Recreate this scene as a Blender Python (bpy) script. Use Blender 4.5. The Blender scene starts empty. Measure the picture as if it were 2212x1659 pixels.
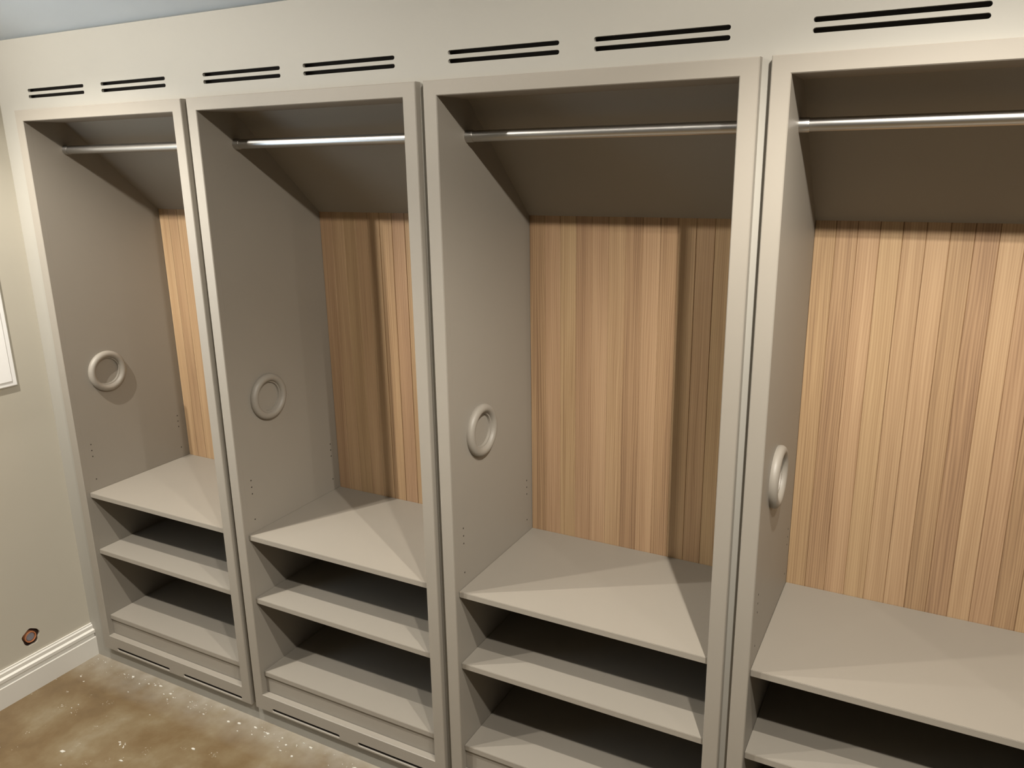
import bpy, bmesh, math, random
import numpy as np
from mathutils import Matrix, Vector
from mathutils.geometry import tessellate_polygon
random.seed(34)
S=bpy.context.scene; C=S.collection
S.view_settings.view_transform='Standard'
# ---------------- camera
f=1743.19; ya,pi_,ro=map(math.radians,(28.2299,15.3619,-0.9451))
CP=np.array([1.0292,-1.5331,1.70])
fw=np.array([-math.sin(ya)*math.cos(pi_),math.cos(ya)*math.cos(pi_),-math.sin(pi_)])
rt=np.array([math.cos(ya),math.sin(ya),0.]);up=np.cross(rt,fw)
r2=rt*math.cos(ro)+up*math.sin(ro);u2=-rt*math.sin(ro)+up*math.cos(ro)
cd=bpy.data.cameras.new('camera');cam=bpy.data.objects.new('camera',cd);C.objects.link(cam)
cd.sensor_width=36;cd.lens=f/2212*36;cd.clip_start=.01
M=Matrix.Identity(4)
for i in range(3): M[i][0]=r2[i];M[i][1]=u2[i];M[i][2]=-fw[i];M[i][3]=CP[i]
cam.matrix_world=M;S.camera=cam
def bp(px,py,ax,val):
    d=fw+r2*(px-1106)/f+u2*(829.5-py)/f
    return CP+d*((val-CP[ax])/d[ax])
# ---------------- materials
def srgb(r,g,b,k=1.0):
    return tuple(k*((c/255)/12.92 if c/255<=.04045 else ((c/255+.055)/1.055)**2.4) for c in (r,g,b))+(1,)
def mat(name,col,rough=.5,metal=0,var=.04,scale=6,bump=.0,bscale=200):
    m=bpy.data.materials.new(name);m.use_nodes=True;nt=m.node_tree;b=nt.nodes['Principled BSDF']
    b.inputs['Roughness'].default_value=rough;b.inputs['Metallic'].default_value=metal
    tc=nt.nodes.new('ShaderNodeTexCoord');n=nt.nodes.new('ShaderNodeTexNoise');n.inputs['Scale'].default_value=scale
    mx=nt.nodes.new('ShaderNodeMix');mx.data_type='RGBA'
    nt.links.new(tc.outputs['Object'],n.inputs['Vector']);nt.links.new(n.outputs['Fac'],mx.inputs['Factor'])
    mx.inputs[6].default_value=tuple(c*(1-var) for c in col[:3])+(1,);mx.inputs[7].default_value=tuple(min(1,c*(1+var)) for c in col[:3])+(1,)
    nt.links.new(mx.outputs[2],b.inputs['Base Color'])
    if bump:
        n2=nt.nodes.new('ShaderNodeTexNoise');n2.inputs['Scale'].default_value=bscale
        bu=nt.nodes.new('ShaderNodeBump');bu.inputs['Strength'].default_value=bump;bu.inputs['Distance'].default_value=.002
        nt.links.new(tc.outputs['Object'],n2.inputs['Vector']);nt.links.new(n2.outputs['Fac'],bu.inputs['Height']);nt.links.new(bu.outputs[0],b.inputs['Normal'])
    return m
TAUPE=mat('taupe_paint',srgb(162,155,143,.73),.5,bump=.03,bscale=300,var=.02)
CREAM=mat('cream_paint',srgb(198,194,183,.57),.6,bump=.03,bscale=250,var=.02)
CREAML=mat('cream_paint_lightened',srgb(204,198,182,.76),.6,bump=.03,bscale=250,var=.02)  # cream wall colour lightened to make up for weak light on this wall
ROOM=mat('room_bounce_dark',srgb(78,76,73),.7)  # unseen walls coloured dark to cut bounce light
CEIL=mat('ceiling_paint',srgb(208,216,222),.8)  # cool cast of the daylight mixed into the ceiling colour
WHITE=mat('white_trim',srgb(232,229,220,.8),.35)
WHITE2=mat('white_trim_lightened',srgb(240,240,238),.3)  # white trim lightened because only grazing light reaches the window casing
DARK=mat('vent_shade',srgb(52,45,38),.9)  # unlit depth of the slots put in as a dark colour
CHROME=mat('brushed_steel',srgb(186,184,180),.33,1)
HOLE=mat('pin_hole_shade',srgb(45,38,32),.9)  # solid discs, the shade inside the holes painted as dark colour
COPPER=mat('copper_pipe',srgb(205,138,98),.35,.4)
CAP=mat('pipe_cap',srgb(125,122,128),.5)
CAVITY=mat('wall_cavity',srgb(60,40,30),.9,var=.7,scale=70)  # mottled brown with the shade inside the wall hole put into it
CRUMB=mat('plaster_crumb',srgb(195,192,182),.8)
def cedar():
    m=bpy.data.materials.new('cedar_boards');m.use_nodes=True;nt=m.node_tree;L=nt.links.new;b=nt.nodes['Principled BSDF'];b.inputs['Roughness'].default_value=.55
    tc=nt.nodes.new('ShaderNodeTexCoord');at=nt.nodes.new('ShaderNodeAttribute');at.attribute_name='tone'
    sep=nt.nodes.new('ShaderNodeSeparateColor');L(at.outputs['Color'],sep.inputs[0])
    def math_(op,a,b_=None,c=None):
        n=nt.nodes.new('ShaderNodeMath');n.operation=op
        for i,v in enumerate((a,b_,c)):
            if v is None: continue
            if isinstance(v,(int,float)): n.inputs[i].default_value=v
            else: L(v,n.inputs[i])
        return n.outputs[0]
    cmb=nt.nodes.new('ShaderNodeCombineXYZ');mu=math_('MULTIPLY',sep.outputs[1],37.)
    L(mu,cmb.inputs[2]);L(mu,cmb.inputs[1])
    ad=nt.nodes.new('ShaderNodeVectorMath');L(tc.outputs['Object'],ad.inputs[0]);L(cmb.outputs[0],ad.inputs[1])
    def mp(sx,sz):
        q=nt.nodes.new('ShaderNodeMapping');q.inputs['Scale'].default_value=(sx,1,sz);L(ad.outputs[0],q.inputs[0]);return q.outputs[0]
    def noise(sx,sz,scale,detail=4,dist=.3):
        n=nt.nodes.new('ShaderNodeTexNoise');n.inputs['Scale'].default_value=scale;n.inputs['Detail'].default_value=detail;n.inputs['Distortion'].default_value=dist;L(mp(sx,sz),n.inputs['Vector']);return n.outputs['Fac']
    n1=noise(22,.8,1.5,5,.8);n2=noise(420,2.2,1.5,2,0);n3=noise(110,1.2,1.5,4,.3)
    wv=nt.nodes.new('ShaderNodeTexWave');wv.wave_type='BANDS';wv.bands_direction='X';wv.inputs['Scale'].default_value=55;wv.inputs['Distortion'].default_value=16;wv.inputs['Detail'].default_value=2;wv.inputs['Detail Scale'].default_value=.35
    L(mp(1,.09),wv.inputs['Vector'])
    v=math_('MULTIPLY_ADD',n1,.50,math_('MULTIPLY_ADD',sep.outputs[0],.24,-.20))
    v=math_('MULTIPLY_ADD',n2,.18,v);v=math_('MULTIPLY_ADD',wv.outputs['Fac'],.13,v);v=math_('MULTIPLY_ADD',n3,.38,v)
    ramp=nt.nodes.new('ShaderNodeValToRGB');e=ramp.color_ramp.elements
    e[0].position=.0;e[0].color=srgb(86,64,48,.8);e[1].position=.97;e[1].color=srgb(212,186,152,.8)
    for p,c in ((.22,(140,111,86)),(.46,(177,146,114)),(.70,(198,168,134))):
        q=e.new(p);q.color=srgb(*c,.8)
    L(v,ramp.inputs[0])
    hue=nt.nodes.new('ShaderNodeMix');hue.data_type='RGBA';hue.inputs[6].default_value=(1.02,.97,.94,1);hue.inputs[7].default_value=(1.0,1.0,.90,1);L(sep.outputs[2],hue.inputs['Factor'])
    ml=nt.nodes.new('ShaderNodeMix');ml.data_type='RGBA';ml.blend_type='MULTIPLY';ml.inputs['Factor'].default_value=1;L(ramp.outputs[0],ml.inputs[6]);L(hue.outputs[2],ml.inputs[7])
    L(ml.outputs[2],b.inputs['Base Color'])
    bu=nt.nodes.new('ShaderNodeBump');bu.inputs['Strength'].default_value=.1;bu.inputs['Distance'].default_value=.002;L(n2,bu.inputs['Height']);L(bu.outputs[0],b.inputs['Normal'])
    return m
CEDAR=cedar()
def floor_mat():
    m=bpy.data.materials.new('stained_concrete');m.use_nodes=True;nt=m.node_tree;L=nt.links.new;b=nt.nodes['Principled BSDF']
    tc=nt.nodes.new('ShaderNodeTexCoord')
    def noise(s,d=5,dist=0):
        n=nt.nodes.new('ShaderNodeTexNoise');n.inputs['Scale'].default_value=s;n.inputs['Detail'].default_value=d;n.inputs['Distortion'].default_value=dist;L(tc.outputs['Object'],n.inputs['Vector']);return n
    n1=noise(4.2,10,.15);n1.inputs['Roughness'].default_value=.58
    r=nt.nodes.new('ShaderNodeValToRGB');e=r.color_ramp.elements
    e[0].position=.30;e[0].color=srgb(92,75,52);e[1].position=.72;e[1].color=srgb(136,126,106)
    q=e.new(.45);q.color=srgb(108,90,64);q=e.new(.57);q.color=srgb(119,104,79);L(n1.outputs['Fac'],r.inputs[0])
    def specks(scale,thr,nz,gate,seedoff):
        mp=nt.nodes.new('ShaderNodeMapping');mp.inputs['Location'].default_value=(seedoff,seedoff*2,0);L(tc.outputs['Object'],mp.inputs[0])
        n2=noise(scale*2.2,3);wv=nt.nodes.new('ShaderNodeMix');wv.data_type='RGBA';wv.inputs['Factor'].default_value=nz
        L(mp.outputs[0],wv.inputs[6]);L(n2.outputs['Color'],wv.inputs[7])
        v=nt.nodes.new('ShaderNodeTexVoronoi');v.inputs['Scale'].default_value=scale;L(wv.outputs[2],v.inputs['Vector'])
        sp=nt.nodes.new('ShaderNodeSeparateColor');L(v.outputs['Color'],sp.inputs[0])
        sz=nt.nodes.new('ShaderNodeMath');sz.operation='MULTIPLY';sz.inputs[1].default_value=thr;L(sp.outputs[0],sz.inputs[0])
        th=nt.nodes.new('ShaderNodeMath');th.operation='LESS_THAN';L(v.outputs['Distance'],th.inputs[0]);L(sz.outputs[0],th.inputs[1])
        g=nt.nodes.new('ShaderNodeMath');g.operation='GREATER_THAN';g.inputs[1].default_value=gate;L(sp.outputs[1],g.inputs[0])
        mm=nt.nodes.new('ShaderNodeMath');mm.operation='MULTIPLY';L(th.outputs[0],mm.inputs[0]);L(g.outputs[0],mm.inputs[1]);return mm
    s1=specks(55,.3,.07,.96,3.3);s2=specks(13,.15,.12,.84,1.1)
    mxs=nt.nodes.new('ShaderNodeMath');mxs.operation='MAXIMUM';L(s1.outputs[0],mxs.inputs[0]);L(s2.outputs[0],mxs.inputs[1])
    sx=nt.nodes.new('ShaderNodeSeparateXYZ');L(tc.outputs['Object'],sx.inputs[0])
    mr=nt.nodes.new('ShaderNodeMapRange');mr.inputs[1].default_value=-.12;mr.inputs[2].default_value=.02;mr.inputs[3].default_value=0;mr.inputs[4].default_value=1.1;L(sx.outputs[1],mr.inputs[0])
    n5=noise(18,9);md=nt.nodes.new('ShaderNodeMath');md.operation='MULTIPLY';L(mr.outputs[0],md.inputs[0]);L(n5.outputs['Fac'],md.inputs[1])
    dx=nt.nodes.new('ShaderNodeMix');dx.data_type='RGBA';L(md.outputs[0],dx.inputs['Factor']);L(r.outputs[0],dx.inputs[6]);dx.inputs[7].default_value=srgb(162,158,147)
    mx=nt.nodes.new('ShaderNodeMix');mx.data_type='RGBA';L(mxs.outputs[0],mx.inputs['Factor']);L(dx.outputs[2],mx.inputs[6]);mx.inputs[7].default_value=srgb(182,178,168)
    L(mx.outputs[2],b.inputs['Base Color'])
    rr=nt.nodes.new('ShaderNodeMapRange');rr.inputs[3].default_value=.14;rr.inputs[4].default_value=.34;L(n1.outputs['Fac'],rr.inputs[0]);L(rr.outputs[0],b.inputs['Roughness'])
    bu=nt.nodes.new('ShaderNodeBump');bu.inputs['Strength'].default_value=.15;bu.inputs['Distance'].default_value=.004;n4=noise(12,4);L(n4.outputs['Fac'],bu.inputs['Height']);L(bu.outputs[0],b.inputs['Normal'])
    return m
FLOOR=floor_mat()
# ---------------- helpers
def link(name,bm,m,parent=None,smooth=False):
    bmesh.ops.recalc_face_normals(bm,faces=bm.faces)
    me=bpy.data.meshes.new(name);bm.to_mesh(me);bm.free();me.materials.append(m)
    if smooth:
        for p in me.polygons: p.use_smooth=True
        me.set_sharp_from_angle(angle=math.radians(40))
    o=bpy.data.objects.new(name,me);C.objects.link(o)
    if parent: o.parent=parent
    return o
def box(bm,x0,x1,y0,y1,z0,z1,bev=0):
    vs=[bm.verts.new((x,y,z)) for x in(x0,x1) for y in(y0,y1) for z in(z0,z1)]
    fs=[bm.faces.new([vs[i] for i in q]) for q in((0,1,3,2),(4,6,7,5),(0,4,5,1),(2,3,7,6),(0,2,6,4),(1,5,7,3))]
    if bev:
        es=list({e for q in fs for e in q.edges})
        bmesh.ops.bevel(bm,geom=es,offset=bev,segments=2,affect='EDGES')
def offs(loop,d):
    n=len(loop);A=sum(loop[i][0]*loop[(i+1)%n][1]-loop[(i+1)%n][0]*loop[i][1] for i in range(n))
    s=1 if A>0 else -1;out=[]
    for i in range(n):
        p,c,q=loop[i-1],loop[i],loop[(i+1)%n]
        def nr(a,b):
            dx,dy=b[0]-a[0],b[1]-a[1];l=math.hypot(dx,dy) or 1;return(s*dy/l,-s*dx/l)
        a,b=nr(p,c),nr(c,q);k=1+a[0]*b[0]+a[1]*b[1]
        out.append((c[0]+d*(a[0]+b[0])/k,c[1]+d*(a[1]+b[1])/k))
    return out
def plate(bm,loops,d0,d1,ch,mp):
    front=[offs(l,-ch if i==0 else ch) for i,l in enumerate(loops)]
    def tess(ls,d):
        flat=[bm.verts.new(mp(u,v,d)) for l in ls for u,v in l]
        for t in tessellate_polygon([[Vector((u,v,0)) for u,v in l] for l in ls]):
            try: bm.faces.new([flat[i] for i in t])
            except ValueError: pass
        return flat
    F=tess(front,d0);B=tess(loops,d1)
    Mv=[bm.verts.new(mp(u,v,d0+ch)) for l in loops for u,v in l] if ch>0 else F
    k=0
    for l in loops:
        n=len(l)
        for i in range(n):
            a,b=k+i,k+(i+1)%n
            if ch>0: bm.faces.new((F[a],F[b],Mv[b],Mv[a]))
            bm.faces.new((Mv[a],Mv[b],B[b],B[a]))
        k+=n
def rect(x0,x1,z0,z1): return[(x0,z0),(x1,z0),(x1,z1),(x0,z1)]
def capsule(x0,x1,zc,h,n=6):
    r=h/2;o=[]
    for k in range(n+1):
        a=-math.pi/2+math.pi*k/n;o.append((x1-r+r*math.cos(a),zc+r*math.sin(a)))
    for k in range(n+1):
        a=math.pi/2+math.pi*k/n;o.append((x0+r+r*math.cos(a),zc+r*math.sin(a)))
    return o
FY=lambda u,v,d:(u,d,v)
def tray(loop,y0,y1):
    bm=bmesh.new();l=offs(loop,-.0003);a=[bm.verts.new((u,y0,v)) for u,v in l];b=[bm.verts.new((u,y1,v)) for u,v in l];n=len(l)
    for i in range(n): bm.faces.new((a[i],a[(i+1)%n],b[(i+1)%n],b[i]))
    bm.faces.new(b);return bm
def revolve(bm,prof,org,axis,n=40,closed=False):
    rings=[]
    ex=Vector(axis).normalized();t=Vector((0,0,1)) if abs(ex.z)<.9 else Vector((1,0,0));e1=ex.cross(t).normalized();e2=ex.cross(e1)
    for d,r in prof:
        rings.append([bm.verts.new(Vector(org)+ex*d+(e1*math.cos(2*math.pi*k/n)+e2*math.sin(2*math.pi*k/n))*r) for k in range(n)])
    rg=range(len(prof)) if closed else range(len(prof)-1)
    for i in rg:
        A,B=rings[i],rings[(i+1)%len(prof)]
        for k in range(n): bm.faces.new((A[k],A[(k+1)%n],B[(k+1)%n],B[k]))
    if not closed: bm.faces.new(rings[0]);bm.faces.new(rings[-1])
def tag(o,label,cat,group=None,kind=None):
    o['label']=label;o['category']=cat
    if group:o['group']=group
    if kind:o['kind']=kind
def struct(o): o['kind']='structure';return o
# ---------------- dimensions
LX=-1.548;PITCH=.7265;A1=-1.4525;UW=.7065;ST=.0345
ZTO=1.8712;ZTI=1.8393;ZB=.1178;Z1=.6521;Z2=.4445;Z3=.1921;ZW=1.5624;D=.431;RX=3.2;RY=-3.4
CZ=2.069;CY=-1.4;CH=2.86
bs=[]
for a_,b_ in (((255,1403),(367,1447)),((397,1459),(522,1507)),((588,1535),(732,1590))):
    p=bp(*a_,1,0);q=bp(*b_,1,0);bs.append((p[0],q[0],(p[2]+q[2])/2))
ZS=float(np.mean([b[2] for b in bs]))
SL=[((bs[0][0]-A1+bs[2][0]-A1-PITCH)/2,(bs[0][1]-A1+bs[2][1]-A1-PITCH)/2),(bs[1][0]-A1,bs[1][1]-A1)]
ZF=min(ZS-.012,float((bp(225,1393,1,0)[2]+bp(540,1518,1,0)[2])/2))
vx=[]
for (l,r_) in (((62,208),(182,199)),((219,195),(358,185)),((439,177),(606,165)),((655,160),(853,144)),((968,133),(1208,114)),((1283,106),(1578,80)),((1756,64),(2142,29))):
    a=bp(*l,1,.02);b=bp(*r_,1,.02);vx.append((round(a[0],4),round(b[0],4),round((a[2]+b[2])/2,4)))
zl=float(np.mean([v[2] for v in vx]));
zu=float(np.mean([bp(*p,1,.02)[2] for p in((60,194),(180,185),(218,182),(356,170),(438,162),(604,149),(654,144),(851,125),(965,115),(1207,92),(1282,85),(1577,56),(1756,40),(2143,3))]))
slots=[]
for x0,x1,_ in vx: slots.append([capsule(x0,x1,zl,.009),capsule(x0,x1,zu,.009)])
# ---------------- setting
bm=bmesh.new();loops=[rect(LX,RX,0,CZ)]
for i in range(4):
    a=A1+i*PITCH;loops.append(rect(a+.012,a+UW-.012,ZF+.005,ZTO-.012))
for s in slots: loops+=s
plate(bm,loops,.02,.038,0,FY)
struct(link('wall_back',bm,CREAM))
hc=bp(67,1376,0,LX)
hl=[(hc[1]+(.029+.002*math.sin(3*a)+.0013*math.sin(7*a+1))*math.cos(a),hc[2]+(.030+.002*math.sin(5*a))*math.sin(a)) for a in[2*math.pi*k/36 for k in range(36)]]
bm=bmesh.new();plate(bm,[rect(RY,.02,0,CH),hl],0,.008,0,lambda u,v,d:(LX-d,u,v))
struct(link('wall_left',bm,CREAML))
bm=bmesh.new();box(bm,RX,RX+.1,RY,.5,0,CH);struct(link('wall_right',bm,ROOM))
bm=bmesh.new();box(bm,LX,RX,RY-.1,RY,0,CH);struct(link('wall_front',bm,ROOM))
bm=bmesh.new();box(bm,LX-.1,RX+.1,RY-.1,.6,-.1,0);struct(link('floor',bm,FLOOR))
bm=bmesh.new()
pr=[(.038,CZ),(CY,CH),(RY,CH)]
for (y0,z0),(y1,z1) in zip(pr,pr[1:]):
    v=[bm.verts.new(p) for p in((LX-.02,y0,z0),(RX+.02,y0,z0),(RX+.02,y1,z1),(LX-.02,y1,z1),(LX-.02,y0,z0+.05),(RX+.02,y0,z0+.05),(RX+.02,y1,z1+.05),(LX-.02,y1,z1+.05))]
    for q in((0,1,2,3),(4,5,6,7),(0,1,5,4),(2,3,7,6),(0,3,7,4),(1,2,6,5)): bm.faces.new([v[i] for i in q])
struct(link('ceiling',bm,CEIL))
bt=bp(200,1345,0,LX+.008);BH=float(bt[2])
prof=[(0,0),(.020,0),(.020,BH-.052),(.012,BH-.050),(.012,BH-.038),(.018,BH-.035),(.018,BH-.024),(.010,BH-.020),(.010,BH-.008),(.006,BH-.004),(.006,BH),(0,BH)]
bm=bmesh.new();n=len(prof)
a=[bm.verts.new((LX+d,.02,z)) for d,z in prof];b=[bm.verts.new((LX+d,RY,z)) for d,z in prof]
for i in range(n): bm.faces.new((a[i],a[(i+1)%n],b[(i+1)%n],b[i]))
bm.faces.new(a);bm.faces.new(b);struct(link('baseboard_left',bm,WHITE))
wc=bp(40,832,0,LX+.010)
y1,z0=float(wc[1]),float(wc[2]);y0=y1-.85;z1=z0+.80
bm=bmesh.new();FX=lambda u,v,d:(LX+.010-d,u,v)
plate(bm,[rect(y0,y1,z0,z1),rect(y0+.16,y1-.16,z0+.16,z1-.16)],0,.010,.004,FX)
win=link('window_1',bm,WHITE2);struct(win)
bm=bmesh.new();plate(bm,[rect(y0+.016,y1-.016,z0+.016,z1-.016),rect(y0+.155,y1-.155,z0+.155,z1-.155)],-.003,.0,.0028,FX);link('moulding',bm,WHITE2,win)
bm=bmesh.new();box(bm,LX+.001,LX+.006,y0+.159,y1-.159,z0+.159,z1-.159)
link('window_pane',bm,mat('pane',srgb(190,205,215),.15),win)
t=bpy.data.objects.new('pipe_stub',None);C.objects.link(t);t.location=(LX,hc[1],hc[2])
tag(t,'copper pipe stub in a ragged round hole low on the left wall above the baseboard','pipe')
bm=bmesh.new();revolve(bm,[(-.0075,.034),(-.0078,.034),(-.016,.034),(-.016,.0005)],(0,0,0),(1,0,0),32);bmesh.ops.delete(bm,geom=[q for q in bm.faces if len(q.verts)>4],context='FACES');link('cavity',bm,CAVITY,t)
bm=bmesh.new();revolve(bm,[(-.015,.020),(-.004,.020),(-.001,.0188),(-.001,.016),(-.006,.015),(-.0065,.0005)],(0,0,0),(1,0,0),32);p=link('pipe',bm,COPPER,t,True)
bm=bmesh.new();revolve(bm,[(-.0063,.0140),(-.004,.0140),(-.0025,.0120)],(0,0,0),(1,0,0),32);link('cap',bm,CAP,p)
bm=bmesh.new()
for i in range(120):
    x=random.uniform(LX+.03,.1);y=random.uniform(-.7,-.0) if random.random()<.22 else -abs(random.gauss(0,.03));r=random.choice((.0012,.0014,.0018,.0025,.005))*random.uniform(.7,1.2)
    n=random.randint(4,7);ph=random.random()*6
    v=[bm.verts.new((x+r*random.uniform(.6,2.4)*math.cos(ph+k*6.283/n),y+r*random.uniform(.4,1.2)*math.sin(ph+k*6.283/n),0.0005)) for k in range(n)]
    w=[bm.verts.new((q.co.x*.9+x*.1,q.co.y*.9+y*.1,.0022)) for q in v]
    bm.faces.new(w)
    for k in range(n): bm.faces.new((v[k],v[(k+1)%n],w[(k+1)%n],w[k]))
o=link('plaster_crumbs',bm,CRUMB);tag(o,'white plaster and paint crumbs scattered over the bare floor','debris',kind='stuff')
# ---------------- air vents
vl=['slotted vent pair in the soffit nearest the left wall','slotted vent pair second from the left wall, over the leftmost locker bay',
'slotted vent pair over the left half of the second locker bay','slotted vent pair over the right half of the second locker bay',
'slotted vent pair over the left half of the third locker bay','slotted vent pair over the right half of the third locker bay',
'largest looking slotted vent pair, at the top right over the last locker bay']
for i,(sl,(x0,x1,_)) in enumerate(zip(slots,vx)):
    t=bpy.data.objects.new('air_vent',None);C.objects.link(t);t.location=((x0+x1)/2,.02,zl)
    tag(t,vl[i],'vent','paired slot vents above the lockers')
    for l in sl:
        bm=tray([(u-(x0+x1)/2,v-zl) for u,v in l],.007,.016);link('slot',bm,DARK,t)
# ---------------- locker
YS=.0155;XI=ST;XJ=UW-ST
RODY,RODZ=.1219,1.7587
SY,SZ=.13,ZTI
NB=14
def tone(): return (random.random(),random.random(),random.random(),1)
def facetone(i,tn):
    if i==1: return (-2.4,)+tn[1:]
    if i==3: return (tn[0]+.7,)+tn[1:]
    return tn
def make_locker():
    t=bpy.data.objects.new('open_locker',None);C.objects.link(t)
    hs=[capsule(x0,x1,ZS,.0085) for x0,x1 in SL]
    bm=bmesh.new();plate(bm,[rect(0,UW,ZF,ZTO),rect(XI,XJ,ZB,ZTI)]+hs,0,.02,.0018,FY);link('face_frame',bm,TAUPE,t)
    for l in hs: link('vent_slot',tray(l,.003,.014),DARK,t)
    for x0,x1 in((XI-.016,XI),(XJ,XJ+.016)):
        bm=bmesh.new();box(bm,x0,x1,.0201,D+.02,ZF+.02,ZTI+.016);link('side_panel',bm,TAUPE,t)
    bm=bmesh.new();box(bm,XI,XJ,.0201,SY+.01,ZTI,ZTI+.016);link('top_panel',bm,TAUPE,t)
    bm=bmesh.new();pts=[(SY,SZ),(D,ZW),(D+.012,ZW+.012),(SY+.012,SZ+.012)]
    va=[bm.verts.new((XI,y,z)) for y,z in pts];vb=[bm.verts.new((XJ,y,z)) for y,z in pts]
    for i in range(4): bm.faces.new((va[i],va[(i+1)%4],vb[(i+1)%4],vb[i]))
    bm.faces.new(va);bm.faces.new(vb);link('sloped_panel',bm,TAUPE,t)
    bm=bmesh.new();w=(XJ-XI)/NB;lay=bm.loops.layers.float_color.new('tone')
    for k in range(NB):
        x0=XI+k*w;x1=x0+w;tn=tone();n0=len(bm.faces);c=.0013
        z0,z1=Z1-.01,ZW
        v=[bm.verts.new((x,y,z)) for z in(z0,z1) for x,y in((x0,D+.01),(x0,D+c*1.6),(x0+c,D),(x1-c*.7,D),(x1,D+c*1.6),(x1,D+.01))]
        for i in range(6): bm.faces.new((v[i],v[(i+1)%6],v[6+(i+1)%6],v[6+i]))
        bm.faces.new(v[:6]);bm.faces.new(v[6:]);bm.faces.ensure_lookup_table()
        for j,q in enumerate(bm.faces[n0:]):
            for lp in q.loops: lp[lay]=facetone(j,tn)
    link('cedar_backing',bm,CEDAR,t)
    bm=bmesh.new();box(bm,XI,XJ,D,D+.01,ZF+.02,Z1-.0165);link('lower_backing',bm,TAUPE,t)
    for z in(Z1,Z2,Z3):
        bm=bmesh.new();box(bm,XI+.0005,XJ-.0005,YS,D-.0005,z-.016,z,.001);link('shelf',bm,TAUPE,t)
    bm=bmesh.new();box(bm,XI+.0005,XJ-.0005,.0215,.036,ZF+.025,Z3-.0165);link('toe_panel',bm,TAUPE,t)
    y,z=RODY,RODZ
    bm=bmesh.new();revolve(bm,[(0.001,.0125),(XJ-XI-.001,.0125)],(XI,y,z),(1,0,0),32);rod=link('hanging_rod',bm,CHROME,t,True)
    for x,s in((XI,1),(XJ,-1)):
        bm=bmesh.new();revolve(bm,[(0,.0139),(.016,.0139),(.0185,.0134),(.0185,.0126)],(x,y,z),(s,0,0),32);link('rod_socket',bm,CHROME,rod,True)
    bm=bmesh.new()
    prof=[(0,.067),(.004,.0682),(.009,.0680),(.0135,.0655),(.0165,.061),(.0174,.0565),(.0165,.052),(.0138,.0490),(.0105,.0470),(.007,.0462),(.0065,.0430),(.002,.0422),(0,.0422)]
    revolve(bm,prof,(XI,.1434,1.0459),(1,0,0),72,True)
    link('grommet_ring',bm,TAUPE,t,True)
    for y in(.047,.398):
        for z in(.691,.772,.793,.814):
            bm=bmesh.new();revolve(bm,[(-.004,.0022),(.0003,.0022)],(XI,y,z),(1,0,0),10);link('pin_hole',bm,HOLE,t)
    return t
lab=['leftmost open taupe locker bay beside the left wall, cedar back mostly hidden',
'second open taupe locker bay from the left wall, narrow view of its cedar back',
'third open taupe locker bay, its whole top and wide cedar back in view',
'rightmost open taupe locker bay, cut off by the right edge of the photo']
src=make_locker()
for i in range(4):
    if i==0: o=src
    else:
        o=src.copy();C.objects.link(o)
        for ch in list(src.children):
            c=ch.copy();C.objects.link(c);c.parent=o
            if c.name.startswith('cedar'):
                me=ch.data.copy();c.data=me;at=me.attributes['tone'].data;nl=len(at)//NB
                for k in range(NB):
                    tn=tone()
                    for j in range(nl): at[k*nl+j].color=facetone(j//4,tn)
            for g in ch.children:
                d=g.copy();C.objects.link(d);d.parent=c
    o.location=(A1+i*PITCH,0,0);tag(o,lab[i],'locker','open locker bays along the wall')
# ---------------- lights
def spot(loc,e,col,r=.03,size=160,bl=.6):
    l=bpy.data.lights.new('downlight','SPOT');l.energy=e;l.color=col;l.shadow_soft_size=r;l.spot_size=math.radians(size);l.spot_blend=bl
    o=bpy.data.objects.new('downlight',l);C.objects.link(o);o.location=loc
WARM=(1,.935,.845)
spot((-1.08,-.69,2.31),102,WARM,.008,128,.5)
spot((1.03,-.68,2.31),98,WARM,.008,128,.5)
for x,e in((-1.40,145),(-.02,8),(1.42,150),(2.87,45)): spot((x,-1.4,2.75),e,WARM,.03,160,.35)
def area(name,loc,tgt,sx,sy,e,col):
    l=bpy.data.lights.new(name,'AREA');l.shape='RECTANGLE';l.size=sx;l.size_y=sy;l.energy=e;l.color=col
    o=bpy.data.objects.new(name,l);C.objects.link(o);o.location=loc
    o.rotation_euler=(Vector(tgt)-Vector(loc)).to_track_quat('-Z','Y').to_euler()
area('daylight',(LX+.06,-1.0,1.5),(0,-.8,1.6),.6,.8,6,(.55,.76,1))
w=bpy.data.worlds.new('world');S.world=w;w.use_nodes=True;w.node_tree.nodes['Background'].inputs[0].default_value=(.8,.85,1,1);w.node_tree.nodes['Background'].inputs[1].default_value=.02
